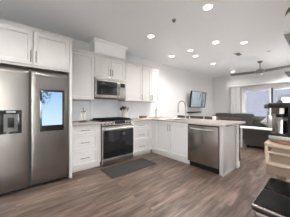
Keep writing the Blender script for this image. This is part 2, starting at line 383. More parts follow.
# sliding door in the far wall
d = struct(MB().box(XF+0.03, XF+0.12, DY1-0.06, DY1, 0, DZ).box(XF+0.03, XF+0.12, DY0, DY0+0.05, 0, DZ).box(XF+0.03, XF+0.12, DY0+0.05, DY1-0.06, DZ-0.05, DZ)
           .box(XF+0.03, XF+0.12, DY0+0.05, DY1-0.06, 0, 0.04), 'door_1', 'white_paint')
def sash(y0, y1, x, frame_m, st):
    s = MB().box(x, x+0.035, y0, y0+st, 0.04, DZ-0.05).box(x, x+0.035, y1-st, y1, 0.04, DZ-0.05).box(x, x+0.035, y0+st, y1-st, DZ-0.12, DZ-0.05).box(x, x+0.035, y0+st, y1-st, 0.04, 0.13).build('sash', 'white_paint', d)
    B(x+0.014, x+0.020, y0+st, y1-st, 0.13, DZ-0.12).build('pane', 'tinted_glass', s)
    return s
sash(1.27, DY1-0.06, XF+0.04, 'white_paint', 0.05)
s2 = sash(DY0+0.05, 1.29, XF+0.08, 'white_paint', 0.045)
B(XF+0.035, XF+0.082, 1.225, 1.272, 0.04, DZ-0.05).build('meeting_stile', 'frame_dark', d)
struct(MB().box(XF-0.02, XF, DY1, DY1+0.06, 0, DZ+0.06, 0.003).box(XF-0.02, XF, DY0-0.06, DY0, 0, DZ+0.06, 0.003).box(XF-0.02, XF, DY0, DY1, DZ, DZ+0.06, 0.003), 'trim_1', 'trim')
# outside
struct(B(7.65, 30, -14, 14, -0.14, -0.04), 'ground', 'concrete')
struct(B(-16, -1.71, -12, 14, -0.14, -0.04), 'bounce_ground_left', 'concrete')  # unseen pale ground, added to bounce sunlight up through the left opening
struct(B(-1.71, 7.6, -12, -2.76, -0.14, -0.04), 'bounce_ground_rear', 'concrete')  # unseen pale ground added outside the rear opening, also for bounce
f = thing('building', 'pale lavender sided neighbouring building seen through the sliding glass door', 'building', (12.4, 0.5, -0.04))
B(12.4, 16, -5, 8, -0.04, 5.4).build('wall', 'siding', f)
for y, z in ((1.60, 1.10),):
    fr = MB().box(12.34, 12.41, y, y+0.08, z, z+0.85).box(12.34, 12.41, y-0.95, y-0.87, z, z+0.85).box(12.34, 12.41, y-0.87, y, z+0.77, z+0.85).box(12.34, 12.41, y-0.87, y, z, z+0.08).box(12.34, 12.40, y-0.45, y-0.40, z+0.08, z+0.77).build('window', 'frame_dark', f)
    B(12.385, 12.395, y-0.87, y, z+0.08, z+0.77).build('pane', 'grey_plastic', fr)

# ---------------------------------------------------------------- refrigerator
FX0, FX1, FS, FY = -0.228, 0.682, 0.162, 2.784
R = thing('refrigerator', 'large two door stainless refrigerator with a blue touch screen', 'refrigerator', ((FX0+FX1)/2, 3.15, 0))
B(FX0+0.005, FX1-0.005, FY+0.10, 3.52, 0.045, 1.765, 0.004).build('body', 'dark_body', R)
B(FX0+0.03, FX1-0.03, FY+0.09, 3.45, 0.0, 0.05).build('base_grille', 'black_mat', R)
def fridge_door(x0, x1):
    b = bmesh.new(); nx, zs = 14, [0.05, 0.056, 0.07, 0.3, 0.8, 1.3, 1.6, 1.65, 1.66, 1.67, 1.68, 1.69, 1.70, 1.71, 1.72, 1.73, 1.74, 1.75, 1.758, 1.766, 1.773, 1.779]
    rows = []
    for z in zs:
        row = []
        for i in range(nx+1):
            a = i/nx; u = 2*a - 1
            e = max(0, abs(u) - 0.965) / 0.035
            y = FY + 0.001 * u*u + 0.004 * e*e
            zst = 1.735 - 0.035*(1-u*u); k = max(0, (z - zst) / (1.779-zst)); y += 0.036 * k**1.5
            if z < 0.065: y += 0.006
            row.append(b.verts.new((x0 + (x1-x0)*a, y, z)))
        rows.append(row)
    yb = FY + 0.095
    back = [b.verts.new((x, yb, z)) for x, z in ((x0, zs[0]), (x1, zs[0]), (x1, zs[-1]), (x0, zs[-1]))]
    for r0, r1 in zip(rows, rows[1:]):
        for i in range(nx): b.faces.new((r0[i], r0[i+1], r1[i+1], r1[i]))
    b.faces.new(rows[0][::-1] + [back[0], back[1]]); b.faces.new(rows[-1] + [back[2], back[3]])
    b.faces.new([r[0] for r in rows] + [back[3], back[0]]); b.faces.new([r[-1] for r in rows][::-1] + [back[1], back[2]])
    b.faces.new(back); bmesh.ops.recalc_face_normals(b, faces=b.faces)
    mb = MB(); mb.merge(b); return mb
dl = fridge_door(FX0, FS-0.016).build('door', 'fridge_steel', R)
dr = fridge_door(FS+0.016, FX1).build('door', 'fridge_steel', R)
B(FS-0.014, FS+0.014, FY+0.022, FY+0.10, 0.05, 1.775).build('handle_channel', 'rubber_gasket', R)
for hx in (FX0+0.02, FX1-0.12): B(hx, hx+0.10, FY+0.06, FY+0.2, 1.766, 1.79, 0.004).build('hinge_cover', 'dark_body', R)
# dispenser: raised surround with a niche
dx0, dx1, dz0, dz1 = -0.185, 0.064, 0.845, 1.17; yf = FY-0.006
p = MB().box(dx0, dx0+0.06, yf, FY+0.012, dz0, dz1, 0.002).box(dx1-0.045, dx1, yf, FY+0.012, dz0, dz1, 0.002).box(dx0+0.06, dx1-0.045, yf, FY+0.012, dz1-0.055, dz1, 0.002).box(dx0+0.06, dx1-0.045, yf, FY+0.012, dz0, dz0+0.03, 0.002).build('dispenser_panel', 'black_gloss', dl)
B(dx0+0.06, dx1-0.045, FY-0.002, FY+0.012, dz0+0.03, dz1-0.055).build('dispenser_niche', 'niche_grey', dl)
B(-0.085, -0.015, yf-0.012, yf+0.004, 0.93, 1.07, 0.006).build('dispenser_paddle', 'black_mat', dl)
B(-0.098, 0.0, yf-0.0015, yf+0.001, dz1-0.036, dz1-0.012).build('dispenser_display', 'display', dl)
MB().box(0.278, 0.606, FY-0.004, FY+0.012, 0.838, 1.487, 0.003).build('screen_bezel', 'black_gloss', dr)
B(0.305, 0.582, FY-0.0055, FY-0.003, 0.93, 1.455).build('touch_screen', 'hub_screen', dr)

# ---------------------------------------------------------------- cabinets
def crown(x0, x1, y, z, left=True):
    return MB().prism([(y+0.02, z-0.05), (y-0.004, z-0.045), (y-0.012, z-0.02), (y-0.028, z-0.006), (y-0.028, z), (y+0.02, z)], 'x', x0, x1)
def front(parent, kind, O, U, w, h, N, handle=None, hd=None, L=0.14, rail=0.058):
    o = MB().door(O, U, Z, N, w, h, rail=rail).build(kind, 'cabinet', parent)
    if handle is not None:
        c = Vector(O) + Vector(U)*handle[0] + Z*handle[1] + Vector(N)*0.02
        MB().pull(c, hd, N, L).build('handle', 'nickel', o)
    return o
# above the refrigerator, with the tall side panel that frames it
CF = 2.805
c = thing('fridge_cabinet', 'white two door cabinet above the stainless refrigerator, with tall side panel', 'cabinet', (0.25, 3.15, 0))
B(-0.27, 0.737, CF, YW-0.002, 1.81, 2.35).build('body', 'cabinet', c)
B(0.697, 0.737, CF-0.02, YW-0.002, 0.0, 2.35, 0.002).build('side_panel', 'cabinet', c)
crown(-0.27, 0.745, CF-0.02, 2.385).build('crown', 'cabinet', c)
front(c, 'door', (-0.262, CF, 1.84), X, 0.455, 0.50, -Y, (0.428, 0.12), Z, 0.17)
front(c, 'door', (0.199, CF, 1.84), X, 0.49, 0.50, -Y, (0.03, 0.12), Z, 0.17)
# wall cabinets
UF = 3.225
def wall_cab(x0, x1, z0, label, doors, zt=2.35, has_crown=True):
    c = thing('wall_cabinet', label, 'cabinet', ((x0+x1)/2, (UF+YW)/2, z0), group='white wall cabinets')
    B(x0, x1, UF, YW-0.002, z0, zt).build('body', 'cabinet', c)
    if has_crown: crown(x0, x1, UF-0.02, 2.40).build('crown', 'cabinet', c); B(x0, x1, UF, YW-0.002, zt, 2.385).build('top_board', 'cabinet', c)
    n = len(doors)
    for a, b, hx in doors:
        front(c, 'door', (a+0.002, UF, z0+0.006), X, b-a-0.004, zt-z0-0.012, -Y, (hx-a-0.002, 0.115) if hx else None, Z, 0.15)
    return c
wall_cab(0.742, 1.298, 1.375, 'white wall cabinet between the refrigerator panel and the microwave', [(0.745, 1.295, None)])
wall_cab(1.302, 2.088, 1.893, 'short white two door wall cabinet directly above the microwave', [(1.305, 1.694, 1.665), (1.696, 2.085, 1.725)])
wall_cab(2.092, 2.648, 1.375, 'white single door wall cabinet just right of the microwave', [(2.095, 2.645, 2.615)])
wall_cab(2.652, 3.30, 1.375, 'white two door wall cabinet at the right end of the row', [(2.655, 2.974, 2.946), (2.977, 3.297, 3.006)])
# base cabinets along the wall
BF = 2.94
def drawers(x0, x1, dx0, dx1, label):
    c = thing('drawer_cabinet', label, 'cabinet', ((x0+x1)/2, 3.2, 0), group='white drawer cabinets')
    m = MB(); m.box(x0, x1, BF, YW-0.002, 0.10, 0.874); m.build('body', 'cabinet', c)
    B(x0, x1, BF+0.055, BF+0.075, 0, 0.10).build('toe_kick', 'toe', c)
    for z0, z1 in ((0.695, 0.858), (0.405, 0.689), (0.112, 0.399)):
        front(c, 'drawer', (dx0, BF, z0), X, dx1-dx0, z1-z0, -Y, ((dx1-dx0)/2, (z1-z0)/2), X, 0.17, 0.045)
    return c
drawers(0.742, 1.326, 0.748, 1.245, 'white three drawer base cabinet between refrigerator panel and stove')
drawers(2.094, 2.756, 2.10, 2.655, 'white three drawer base cabinet between stove and inside corner')
# peninsula: sink base with two doors
PF = 2.756
c = thing('sink_cabinet', 'white two door sink cabinet in the peninsula, left of the dishwasher', 'cabinet', (3.05, 2.3, 0))
m = MB(); m.box(PF, PF+0.02, 1.822, 2.936, 0.10, 0.874); m.box(PF+0.02, 3.345, 1.822, 1.842, 0.10, 0.874); m.box(PF+0.02, 3.345, 2.80, 2.82, 0.10, 0.874); m.box(PF+0.02, 3.345, 1.842, 2.80, 0.10, 0.12)
m.build('body', 'cabinet', c)
B(PF+0.055, PF+0.075, 1.822, 2.99, 0, 0.10).build('toe_kick', 'toe', c)
front(c, 'door', (PF, 2.800, 0.112), -Y, 0.485, 0.748, -X, (0.455, 0.63), Z, 0.15)
front(c, 'door', (PF, 2.311, 0.112), -Y, 0.485, 0.748, -X, (0.03, 0.63), Z, 0.15)
solo(MB().box(2.756, 3.35, 1.12, 1.184, 0, 0.874, 0.002).box(2.745, 3.335, 1.112, 1.125, 0, 0.03, 0.002), 'end_panel', 'cabinet', 'white end panel closing the peninsula beside the dishwasher', 'panel')
# worktops
solo(B(0.739, 1.327, 2.885, YW-0.014, 0.876, 0.914, 0.003), 'countertop', 'quartz', 'pale quartz worktop left of the stove, below the small cabinet', 'worktop', 'quartz worktops')
m = MB()
SX0, SX1, SY0, SY1 = 2.83, 3.22, 2.0, 2.56
m.box(2.093, 2.71, 2.885, YW-0.014, 0.876, 0.914); m.box(2.71, 3.70, 2.56, YW-0.014, 0.876, 0.914)
m.box(2.71, SX0, 2.0, 2.56, 0.876, 0.914); m.box(SX1, 3.70, 2.0, 2.56, 0.876, 0.914); m.box(2.71, 3.70, 1.05, 2.0, 0.876, 0.914)
solo(m, 'countertop', 'quartz', 'long pale quartz worktop running round the corner onto the peninsula', 'worktop', 'quartz worktops', smooth=False)
# sink and faucet
s = MB(); t = 0.006
s.box(SX0-0.01, SX1+0.01, SY0-0.01, SY1+0.01, 0.66, 0.668); s.box(SX0-0.01, SX0-0.004, SY0-0.01, SY1+0.01, 0.668, 0.874); s.box(SX1+0.004, SX1+0.01, SY0-0.01, SY1+0.01, 0.668, 0.874)
s.box(SX0-0.004, SX1+0.004, SY0-0.01, SY0-0.004, 0.668, 0.874); s.box(SX0-0.004, SX1+0.004, SY1+0.004, SY1+0.01, 0.668, 0.874)
k = thing('sink', 'undermount steel sink set into the peninsula worktop', 'sink', (3.02, 2.28, 0.66))
s.build('basin', 'steel', k); MB().lathe([(0, 0.668), (0.045, 0.668), (0.045, 0.672), (0.02, 0.670), (0, 0.670)], (3.02, 2.28, 0)).build('drain', 'chrome', k)
k = thing('faucet', 'tall gooseneck kitchen faucet standing behind the sink', 'faucet', (3.29, 2.26, 0.914))
MB().lathe([(0.028, 0.914), (0.028, 0.93), (0.02, 0.94), (0.018, 1.0), (0.0135, 1.02)], (3.29, 2.26, 0)).build('base', 'chrome', k)
pts = [(3.29, 2.26, 1.0), (3.29, 2.26, 1.26)]
for i in range(1, 13):
    a = math.pi * i/12; pts.append((3.19 + 0.10*math.cos(a), 2.26 + 0.035*(1-math.cos(a)), 1.26 + 0.115*math.sin(a)))
pts.append((3.09, 2.33, 1.20))
MB().tube(pts, 0.015).build('neck', 'chrome', k)
MB().tube([(3.09, 2.33, 1.21), (3.09, 2.33, 1.17), (3.09, 2.33, 1.09)], [0.015, 0.018, 0.019]).build('spray_head', 'chrome', k)
MB().tube([(3.29, 2.245, 0.985), (3.29, 2.20, 0.99), (3.285, 2.15, 1.02)], [0.010, 0.007, 0.006]).build('lever', 'chrome', k)

# ---------------------------------------------------------------- dishwasher
k = thing('dishwasher', 'stainless steel dishwasher in the end of the peninsula', 'dishwasher', (3.04, 1.503, 0))
B(2.765, 3.32, 1.195, 1.815, 0.10, 0.870).build('body', 'dark_body', k)
B(2.722, 2.765, 1.195, 1.815, 0.115, 0.852, 0.004).build('door', 'steel', k)
B(2.735, 2.765, 1.195, 1.815, 0.853, 0.872).build('control_strip', 'black_gloss', k)
B(2.80, 2.83, 1.195, 1.815, 0, 0.10).build('toe_plate', 'black_mat', k)
m = MB(); m.tube([(2.722, 1.745, 0.795), (2.690, 1.735, 0.795), (2.676, 1.65, 0.795), (2.672, 1.505, 0.795), (2.676, 1.36, 0.795), (2.690, 1.275, 0.795), (2.722, 1.265, 0.795)], 0.011)
m.build('handle', 'bar_steel', k)

# ---------------------------------------------------------------- range
RX0, RX1, RF = 1.332, 2.088, 2.854
k = thing('stove', 'stainless slide-in range with black cooktop and oven window', 'stove', (1.71, 3.2, 0))
B(RX0, RX1, RF+0.045, 3.525, 0.03, 0.885).build('body', 'dark_body', k)
MB().box(RX0-0.004, RX1+0.004, RF+0.046, 3.53, 0.916, 0.930, 0.003).box(RX0, RX1, RF+0.062, 3.53, 0.886, 0.917).build('cooktop', 'cooktop_black', k)
g = MB()
for x0, x1 in ((1.36, 1.585), (1.60, 1.82), (1.835, 2.06)):
    for y in (2.95, 3.075, 3.20, 3.325, 3.45): g.box(x0, x1, y-0.008, y+0.008, 0.935, 0.966)
    for x in (x0, (x0+x1)/2-0.006, x1-0.012): g.box(x, x+0.012, 2.95, 3.45, 0.935, 0.966)
    for x in (x0, x1-0.012):
        for y in (2.95, 3.45): g.box(x, x+0.012, y-0.006, y+0.006, 0.922, 0.936)
g.build('grate', 'iron', k)
for x, y, r in ((1.47, 3.08, 0.045), (1.47, 3.33, 0.035), (1.71, 3.2, 0.05), (1.95, 3.08, 0.045), (1.95, 3.33, 0.035)):
    MB().lathe([(r, 0.922), (r, 0.932), (r*0.7, 0.936), (0, 0.936)], (x, y, 0), 18).build('burner', 'iron', k)
cp = MB().prism([(RF+0.01, 0.842), (RF+0.06, 0.842), (RF+0.06, 0.915), (RF+0.04, 0.915)], 'x', RX0, RX1).build('control_panel', 'steel_light', k)
nrm = Vector((0, -0.935, 0.356))
for x in (1.395, 1.475, 1.555, 1.935, 2.02):
    base = Vector((x, RF+0.024, 0.882))
    MB().tube([base, base+nrm*0.012, base+nrm*0.012, base+nrm*0.036], [0.027, 0.027, 0.023, 0.021], 18).build('knob', 'nickel', k)
rot = Matrix.Rotation(math.atan2(0.032, 0.084), 4, 'X')
t = bmesh.new(); bmesh.ops.create_cube(t, size=1); bmesh.ops.scale(t, vec=(0.26, 0.004, 0.058), verts=t.verts)
m = MB(); m.merge(t, Matrix.Translation((1.745, RF+0.0245, 0.884)) @ Matrix.Rotation(-0.364, 4, 'X')); m.build('display', 'black_gloss', k)
od = MB().box(RX0, RX1, RF+0.004, RF+0.045, 0.165, 0.818, 0.004).build('oven_door', 'steel_light', k)
B(RX0+0.003, RX1-0.003, RF-0.001, RF+0.008, 0.168, 0.735, 0.002).build('oven_window', 'black_gloss', od)
MB().tube([(RX0+0.04, RF-0.045, 0.772), (RX1-0.04, RF-0.045, 0.772)], 0.0125).tube([(RX0+0.07, RF+0.006, 0.772), (RX0+0.07, RF-0.045, 0.772)], 0.009).tube([(RX1-0.07, RF+0.006, 0.772), (RX1-0.07, RF-0.045, 0.772)], 0.009).build('handle', 'bar_steel', od)
B(RX0, RX1, RF+0.002, RF+0.045, 0.035, 0.158, 0.004).build('drawer', 'steel_light', k)
for x in (RX0+0.06, RX1-0.06):
    for y in (2.96, 3.45): MB().tube([(x, y, 0), (x, y, 0.035)], 0.018).build('foot', 'black_mat', k)

# ---------------------------------------------------------------- microwave
MX0, MX1, MF, MZ0, MZ1 = 1.306, 2.084, 3.165, 1.42, 1.888
k = thing('microwave', 'stainless over-range microwave with dark window', 'microwave', (1.69, 3.35, MZ0))
B(MX0+0.002, MX1-0.002, MF+0.035, YW-0.016, MZ0, MZ1, 0.003).build('body', 'dark_body', k)
B(MX0, MX1, MF+0.006, MF+0.035, MZ1-0.062, MZ1, 0.003).build('vent_strip', 'steel_light', k)
dd = B(MX0, MX0+0.565, MF, MF+0.035, MZ0+0.012, MZ1-0.066, 0.004).build('door', 'steel_light', k)
B(MX0+0.03, MX0+0.535, MF-0.002, MF+0.006, MZ0+0.075, MZ1-0.085, 0.002).build('window', 'black_gloss', dd)
MB().tube([(MX0+0.588, MF-0.03, MZ0+0.05), (MX0+0.588, MF-0.03, MZ1-0.10)], 0.010).tube([(MX0+0.555, MF+0.002, MZ0+0.07), (MX0+0.588, MF-0.03, MZ0+0.07)], 0.007).tube([(MX0+0.555, MF+0.002, MZ1-0.12), (MX0+0.588, MF-0.03, MZ1-0.12)], 0.007).build('handle', 'steel_light', dd)
B(MX0+0.567, MX1, MF+0.002, MF+0.035, MZ0+0.012, MZ1-0.066, 0.003).build('control_panel', 'steel_light', k)
B(MX0+0.615, MX1-0.03, MF-0.001, MF+0.006, MZ1-0.19, MZ1-0.09, 0.001).build('display', 'black_gloss', k)
m = MB()
for i in range(3):
    for j in range(4): m.box(MX0+0.62+i*0.046, MX0+0.655+i*0.046, MF-0.001, MF+0.004, MZ0+0.04+j*0.044, MZ0+0.07+j*0.044, 0.001)
o = m.build('keypad', 'grey_plastic', k)

# ---------------------------------------------------------------- ceiling fittings
def downlight():
    r = thing('downlight', '', 'ceiling light', (0, 0, H), 0, 'recessed ceiling lights')
    MB().lathe([(0.082, 0.0), (0.082, -0.006), (0.072, -0.010), (0.060, -0.004), (0.060, 0.0)], (0, 0, 0), 28).build('trim_ring', 'trim', r, local=True)
    MB().lathe([(0.060, -0.002), (0.060, -0.005), (0.03, -0.006), (0, -0.006)], (0, 0, 0), 28).build('lens', 'lens', r, local=True)
    return r
def lamp_under(r):
    far = r.location.y > 2.44 and r.location.x > 6.5      # the one beside the curtain is dimmed
    ld = bpy.data.lights.new('downlight_lamp', 'AREA'); ld.shape = 'DISK'; ld.size = 0.12; ld.energy = LAMP_W * (0.45 if far else 3.6 if (r.location.x > 4.5 and r.location.y < 1) else 1.5 if r.location.x < 1 else 1); ld.color = LAMP_C; ld.spread = math.radians(145)
    lo = bpy.data.objects.new('downlight_lamp', ld); COL.objects.link(lo); lo.parent = r; lo.location = (0, 0, -0.012)
LD = [(2.196, 1.113, 'large nearest recessed ceiling light at the top of the picture'),
      (2.175, 2.347, 'recessed ceiling light in front of the wall cabinets above the corner'),
      (3.476, 2.858, 'recessed ceiling light closest to the back wall beyond the cabinets'),
      (3.503, 2.248, 'recessed ceiling light above the sink and faucet'),
      (3.993, 2.393, 'recessed ceiling light just behind the one above the sink'),
      (3.516, 1.591, 'recessed ceiling light above the dishwasher end of the peninsula'),
      (4.03, 1.172, 'recessed ceiling light furthest right, beside the ceiling vent'),
      (5.14, 2.421, 'recessed ceiling light in front of the television'),
      (6.95, 2.45, 'small recessed ceiling light nearest the far curtain')]
d0 = downlight()
for i, (x, y, lab) in enumerate(LD):
    o = d0 if i == 0 else dup(d0, (x, y, H))
    o.location = (x, y, H); o['label'] = lab
fill_lamps = [(-0.35, 1.70), (0.42, 1.45), (-1.0, 1.0), (-0.3, 0.1), (0.8, -0.5), (5.3, 0.3), (6.7, -0.1), (6.6, 0.45)]  # unseen lamps added to brighten the refrigerator side and the living end
for x, y in fill_lamps:
    o = dup(d0, (x, y, H)); o['label'] = 'unseen fill lamp added in the ceiling, out of view'
    o['group'] = 'added fill lamps out of view'
for o in [q for q in COL.objects if q.name.startswith('downlight') and q.type == 'EMPTY']: lamp_under(o)
k = thing('smoke_detector', 'small grey round detector on the ceiling between the two nearest lights', 'smoke detector', (2.076, 1.657, H))
MB().lathe([(0.034, 0), (0.034, -0.014), (0.022, -0.026), (0, -0.028)], (2.076, 1.657, H), 20).build('casing', 'fan', k)
MB().tube([(2.076, 1.657, H-0.026), (2.076, 1.657, H-0.045)], 0.010).build('sensor', 'dark_body', k)
solo(MB().lathe([(0.04, 0), (0.04, -0.008), (0.02, -0.02), (0, -0.02)], (5.12, 0.92, H), 18), 'sprinkler', 'fan', 'small round ceiling sprinkler cover near the fan', 'sprinkler')
k = thing('ceiling_vent', 'rectangular grey air vent in the ceiling left of the fan', 'vent', (4.75, 1.52, H))
B(4.61, 4.89, 1.44, 1.60, H-0.012, H-0.001, 0.003).build('frame', 'trim', k)
B(4.635, 4.865, 1.465, 1.575, H-0.0135, H-0.0115).build('backing', 'dark_body', k)
m = MB()
for i in range(6): m.box(4.635, 4.865, 1.470+i*0.018, 1.478+i*0.018, H-0.018, H-0.0135)
m.build('slats', 'fan', k)
# ceiling fan
FC = (6.02, 1.30)
k = thing('ceiling_fan', 'grey ceiling fan with long blades above the sofa', 'ceiling fan', (FC[0], FC[1], 2.26))
MB().lathe([(0.07, H-0.001), (0.07, H-0.03), (0.045, H-0.06), (0.015, H-0.07)], (*FC, 0), 24).build('canopy', 'fan', k)
MB().tube([(*FC, H-0.06), (*FC, 2.44)], 0.013).build('rod', 'fan', k)
MB().lathe([(0.03, 2.47), (0.08, 2.455), (0.115, 2.42), (0.125, 2.37), (0.11, 2.33), (0.07, 2.315), (0, 2.315)], (*FC, 0), 28).build('motor_housing', 'fan', k)
MB().lathe([(0.075, 2.316), (0.085, 2.29), (0.06, 2.265), (0, 2.258)], (*FC, 0), 24).build('light_globe', 'ceramic', k)
for s in (1, -1):
    b = bmesh.new(); n = 10; top = []
    for i in range(n+1):
        a = i/n; yy = FC[1] + s*(0.10 + 0.78*a); w_ = 0.055 + 0.03*a - 0.05*max(0, a-0.9)/0.1*0.8; zz = 2.385 + 0.03*a
        top.append([b.verts.new((FC[0]-w_, yy, zz + 0.028)), b.verts.new((FC[0]+w_, yy, zz - 0.028))])
    for p_, q_ in zip(top, top[1:]): b.faces.new((p_[0], q_[0], q_[1], p_[1]))
    r_ = bmesh.ops.solidify(b, geom=b.faces[:], thickness=0.009); bmesh.ops.recalc_face_normals(b, faces=b.faces)
    m = MB(); m.merge(b); m.build('blade', 'fan_blade', k)

# ---------------------------------------------------------------- things on the worktops
k = solo(B(0.965, 1.10, 3.08, 3.20, 0.914, 0.926, 0.004), 'tray', 'black_mat', 'small black tray under two white bottles', 'tray')
def bottle():
    k = thing('soap_bottle', '', 'bottle', (0, 0, 0), 0, 'white pump bottles on the black tray')
    MB().lathe([(0.028, 0), (0.031, 0.006), (0.031, 0.13), (0.026, 0.15), (0.012, 0.158), (0.012, 0.165)], (0, 0, 0), 20).build('body', 'ceramic', k, local=True)
    MB().tube([(0, 0, 0.165), (0, 0, 0.205), (0.004, -0.008, 0.212), (0.012, -0.04, 0.208)], [0.008, 0.005, 0.006, 0.005], 8).build('pump', 'nickel', k, local=True)
    MB().lathe([(0.0315, 0.004), (0.0318, 0.006), (0.0318, 0.022), (0.0315, 0.024)], (0, 0, 0), 20).build('band', 'black_mat', k, local=True)
    return k
b0 = bottle(); b0.location = (1.000, 3.14, 0.926); b0['label'] = 'left of two white pump bottles on the black tray'
dup(b0, (1.066, 3.145, 0.926), 'right of two white pump bottles on the black tray')
solo(MB().box(0.775, 0.83, 2.98, 3.03, 0.914, 0.932, 0.006).box(0.79, 0.815, 2.99, 3.02, 0.932, 0.945, 0.005), 'sponge_holder', 'nickel', 'tiny dark dish at the worktop edge beside the refrigerator panel', 'dish')
# utensil crock
CX, CY_ = 2.135, 3.30
solo(MB().lathe([(0.06, 0), (0.074, 0.01), (0.08, 0.085), (0.075, 0.155), (0.08, 0.168), (0.071, 0.168), (0.068, 0.155), (0.068, 0.02), (0, 0.018)], (2.17, 3.36, 0.914), 26), 'utensil_crock', 'cream', 'cream crock full of utensils on the worktop right of the stove', 'crock')
CX, CY_ = 2.17, 3.36
uts = [((-0.03, 0.01), (-0.095, 0.03, 0.29), 'spoon', 'utensil_dark', 'dark spoon leaning furthest left in the cream crock'),
       ((-0.02, -0.03), (-0.05, -0.055, 0.32), 'spatula', 'utensil_dark', 'black spatula standing at the front of the cream crock'),
       ((-0.015, 0.03), (-0.025, 0.055, 0.33), 'ladle', 'utensil_dark', 'dark ladle standing upright in the middle of the cream crock'),
       ((0.035, 0.025), (0.065, 0.05, 0.33), 'spoon', 'utensil_wood', 'wooden spoon, the only brown utensil in the cream crock'),
       ((0.025, -0.03), (0.075, -0.045, 0.29), 'whisk', 'utensil_dark', 'dark whisk leaning right in the cream crock')]
for (bx, by), (tx, ty, tz), nm, mm, lab in uts:
    p0 = Vector((CX+bx*0.6, CY_+by*0.6, 0.936)); p1 = Vector((CX+tx, CY_+ty, 0.914+tz)); dv = (p1-p0).normalized(); q0 = p0 + dv*((p1-p0).length*0.72)
    m = MB().tube([p0, q0], 0.006, 8)
    if nm in ('spoon', 'ladle'): m.tube([q0, q0+dv*0.02, q0+dv*0.05, q0+dv*0.08, q0+dv*0.095], [0.006, 0.024, 0.032, 0.024, 0.006], 12)
    elif nm == 'spatula': m.tube([q0, q0+dv*0.015, q0+dv*0.09, q0+dv*0.092], [0.006, 0.026, 0.032, 0.01], 4)
    else:
        for a in range(4):
            sd = Vector((math.cos(a*math.pi/4), math.sin(a*math.pi/4), 0))
            m.tube([q0, q0+dv*0.03+sd*0.022, q0+dv*0.07+sd*0.03, q0+dv*0.095, q0+dv*0.07-sd*0.03, q0+dv*0.03-sd*0.022, q0], 0.0025, 6)
    solo(m, nm, mm, lab, nm, 'utensils in the cream crock', origin=tuple(p0))
# dark board with a box, and a tall holder in the corner
solo(B(2.50, 2.76, 3.08, 3.24, 0.914, 0.932, 0.004), 'cutting_board', 'cream', 'pale board lying under the dark brown box', 'board')
k = thing('wooden_box', 'low red brown box on the worktop near the inside corner', 'box', (2.63, 3.16, 0.932))
B(2.54, 2.72, 3.10, 3.22, 0.932, 0.972, 0.003).build('body', 'walnut', k); B(2.535, 2.725, 3.095, 3.225, 0.972, 0.985, 0.003).build('lid', 'walnut', k)
k = thing('paper_towel_holder', 'upright paper towel roll in the corner under the wall cabinets', 'paper towel', (3.22, 3.22, 0.914))
MB().lathe([(0.075, 0.914), (0.075, 0.924), (0.07, 0.928), (0, 0.928)], (3.22, 3.22, 0), 26).build('base', 'nickel', k)
MB().lathe([(0.045, 0.929), (0.047, 0.93), (0.047, 1.16), (0.045, 1.162), (0.012, 1.162)], (3.22, 3.22, 0), 26).build('roll', 'cream', k)
MB().tube([(3.22, 3.22, 1.16), (3.22, 3.22, 1.22)], [0.006, 0.009], 10).build('post', 'nickel', k)
k = thing('mug', 'white mug standing on the far edge of the peninsula worktop', 'mug', (3.62, 1.68, 0.914))
MB().lathe([(0.036, 0), (0.042, 0.004), (0.042, 0.095), (0.038, 0.095), (0.038, 0.01), (0, 0.008)], (3.62, 1.68, 0.914), 22).build('cup', 'ceramic', k)
MB().tube([(3.62, 1.64, 0.99), (3.62, 1.61, 0.985), (3.62, 1.605, 0.96), (3.62, 1.615, 0.935), (3.62, 1.64, 0.93)], 0.006, 8).build('handle', 'ceramic', k)
# outlet on the backsplash
k = thing('outlet', 'white wall outlet on the backsplash left of the stove', 'outlet', (1.17, YW-0.012, 1.10))
B(1.135, 1.205, YW-0.018, YW-0.0125, 1.10, 1.215, 0.002).build('plate', 'trim', k)
MB().box(1.155, 1.185, YW-0.0195, YW-0.0175, 1.112, 1.148, 0.001).box(1.155, 1.185, YW-0.0195, YW-0.0175, 1.166, 1.202, 0.001).build('socket', 'grey_plastic', k)
# mat
solo(B(1.24, 2.30, 2.30, 2.79, 0.0, 0.012, 0.004), 'kitchen_mat', 'mat', 'charcoal patterned mat on the floor in front of the stove', 'mat')

# ---------------------------------------------------------------- stools behind the peninsula
def stool():
    k = thing('bar_stool', '', 'stool', (0, 0, 0), 0, 'dark wood bar stools behind the peninsula')
    m = MB(); m.cushion(-0.19, 0.19, -0.19, 0.19, 0.60, 0.655, 0.03, 0.008); m.build('seat', 'sofa', k, local=True)
    m = MB(); m.prism([(0.185, 0.905), (0.175, -0.0), (0.175, 0.0), (0.185, 0.965)], 'y', -0.2, 0.2) if False else None
    bk = MB(); bk.box(0.19, 0.212, -0.205, 0.205, 0.895, 0.972, 0.006); bk.build('back_rail', 'stool_wood', k, local=True)
    for sy in (-1, 1):
        MB().tube([(0.165, 0.17*sy, 0.60), (0.185, 0.185*sy, 0.75), (0.20, 0.185*sy, 0.90)], 0.012, 10).build('back_post', 'stool_wood', k, local=True)
        for sx in (-1, 1):
            MB().tube([(0.15*sx, 0.15*sy, 0.605), (0.20*sx, 0.19*sy, 0.0)], [0.018, 0.013], 10).build('leg', 'stool_wood', k, local=True)
    m = MB()
    for sy in (-1, 1): m.tube([(-0.18, 0.178*sy, 0.22), (0.18, 0.178*sy, 0.22)], 0.009, 8)
    m.tube([(-0.18, -0.178, 0.22), (-0.18, 0.178, 0.22)], 0.009, 8)
    m.build('footrest', 'stool_wood', k, local=True)
    return k
st = [(2.78, 'dark brown bar stool behind the peninsula, furthest in towards the back wall'), (2.33, 'dark brown bar stool behind the faucet, second from the back wall'),
      (1.87, 'dark brown bar stool behind the peninsula, third from the back wall'), (1.41, 'dark brown bar stool behind the peninsula end, beside the white mug')]
s0 = stool()
for i, (y, lab) in enumerate(st):
    o = s0 if i == 0 else dup(s0, (3.80, y, 0)); o.location = (3.72, y, 0); o['label'] = lab

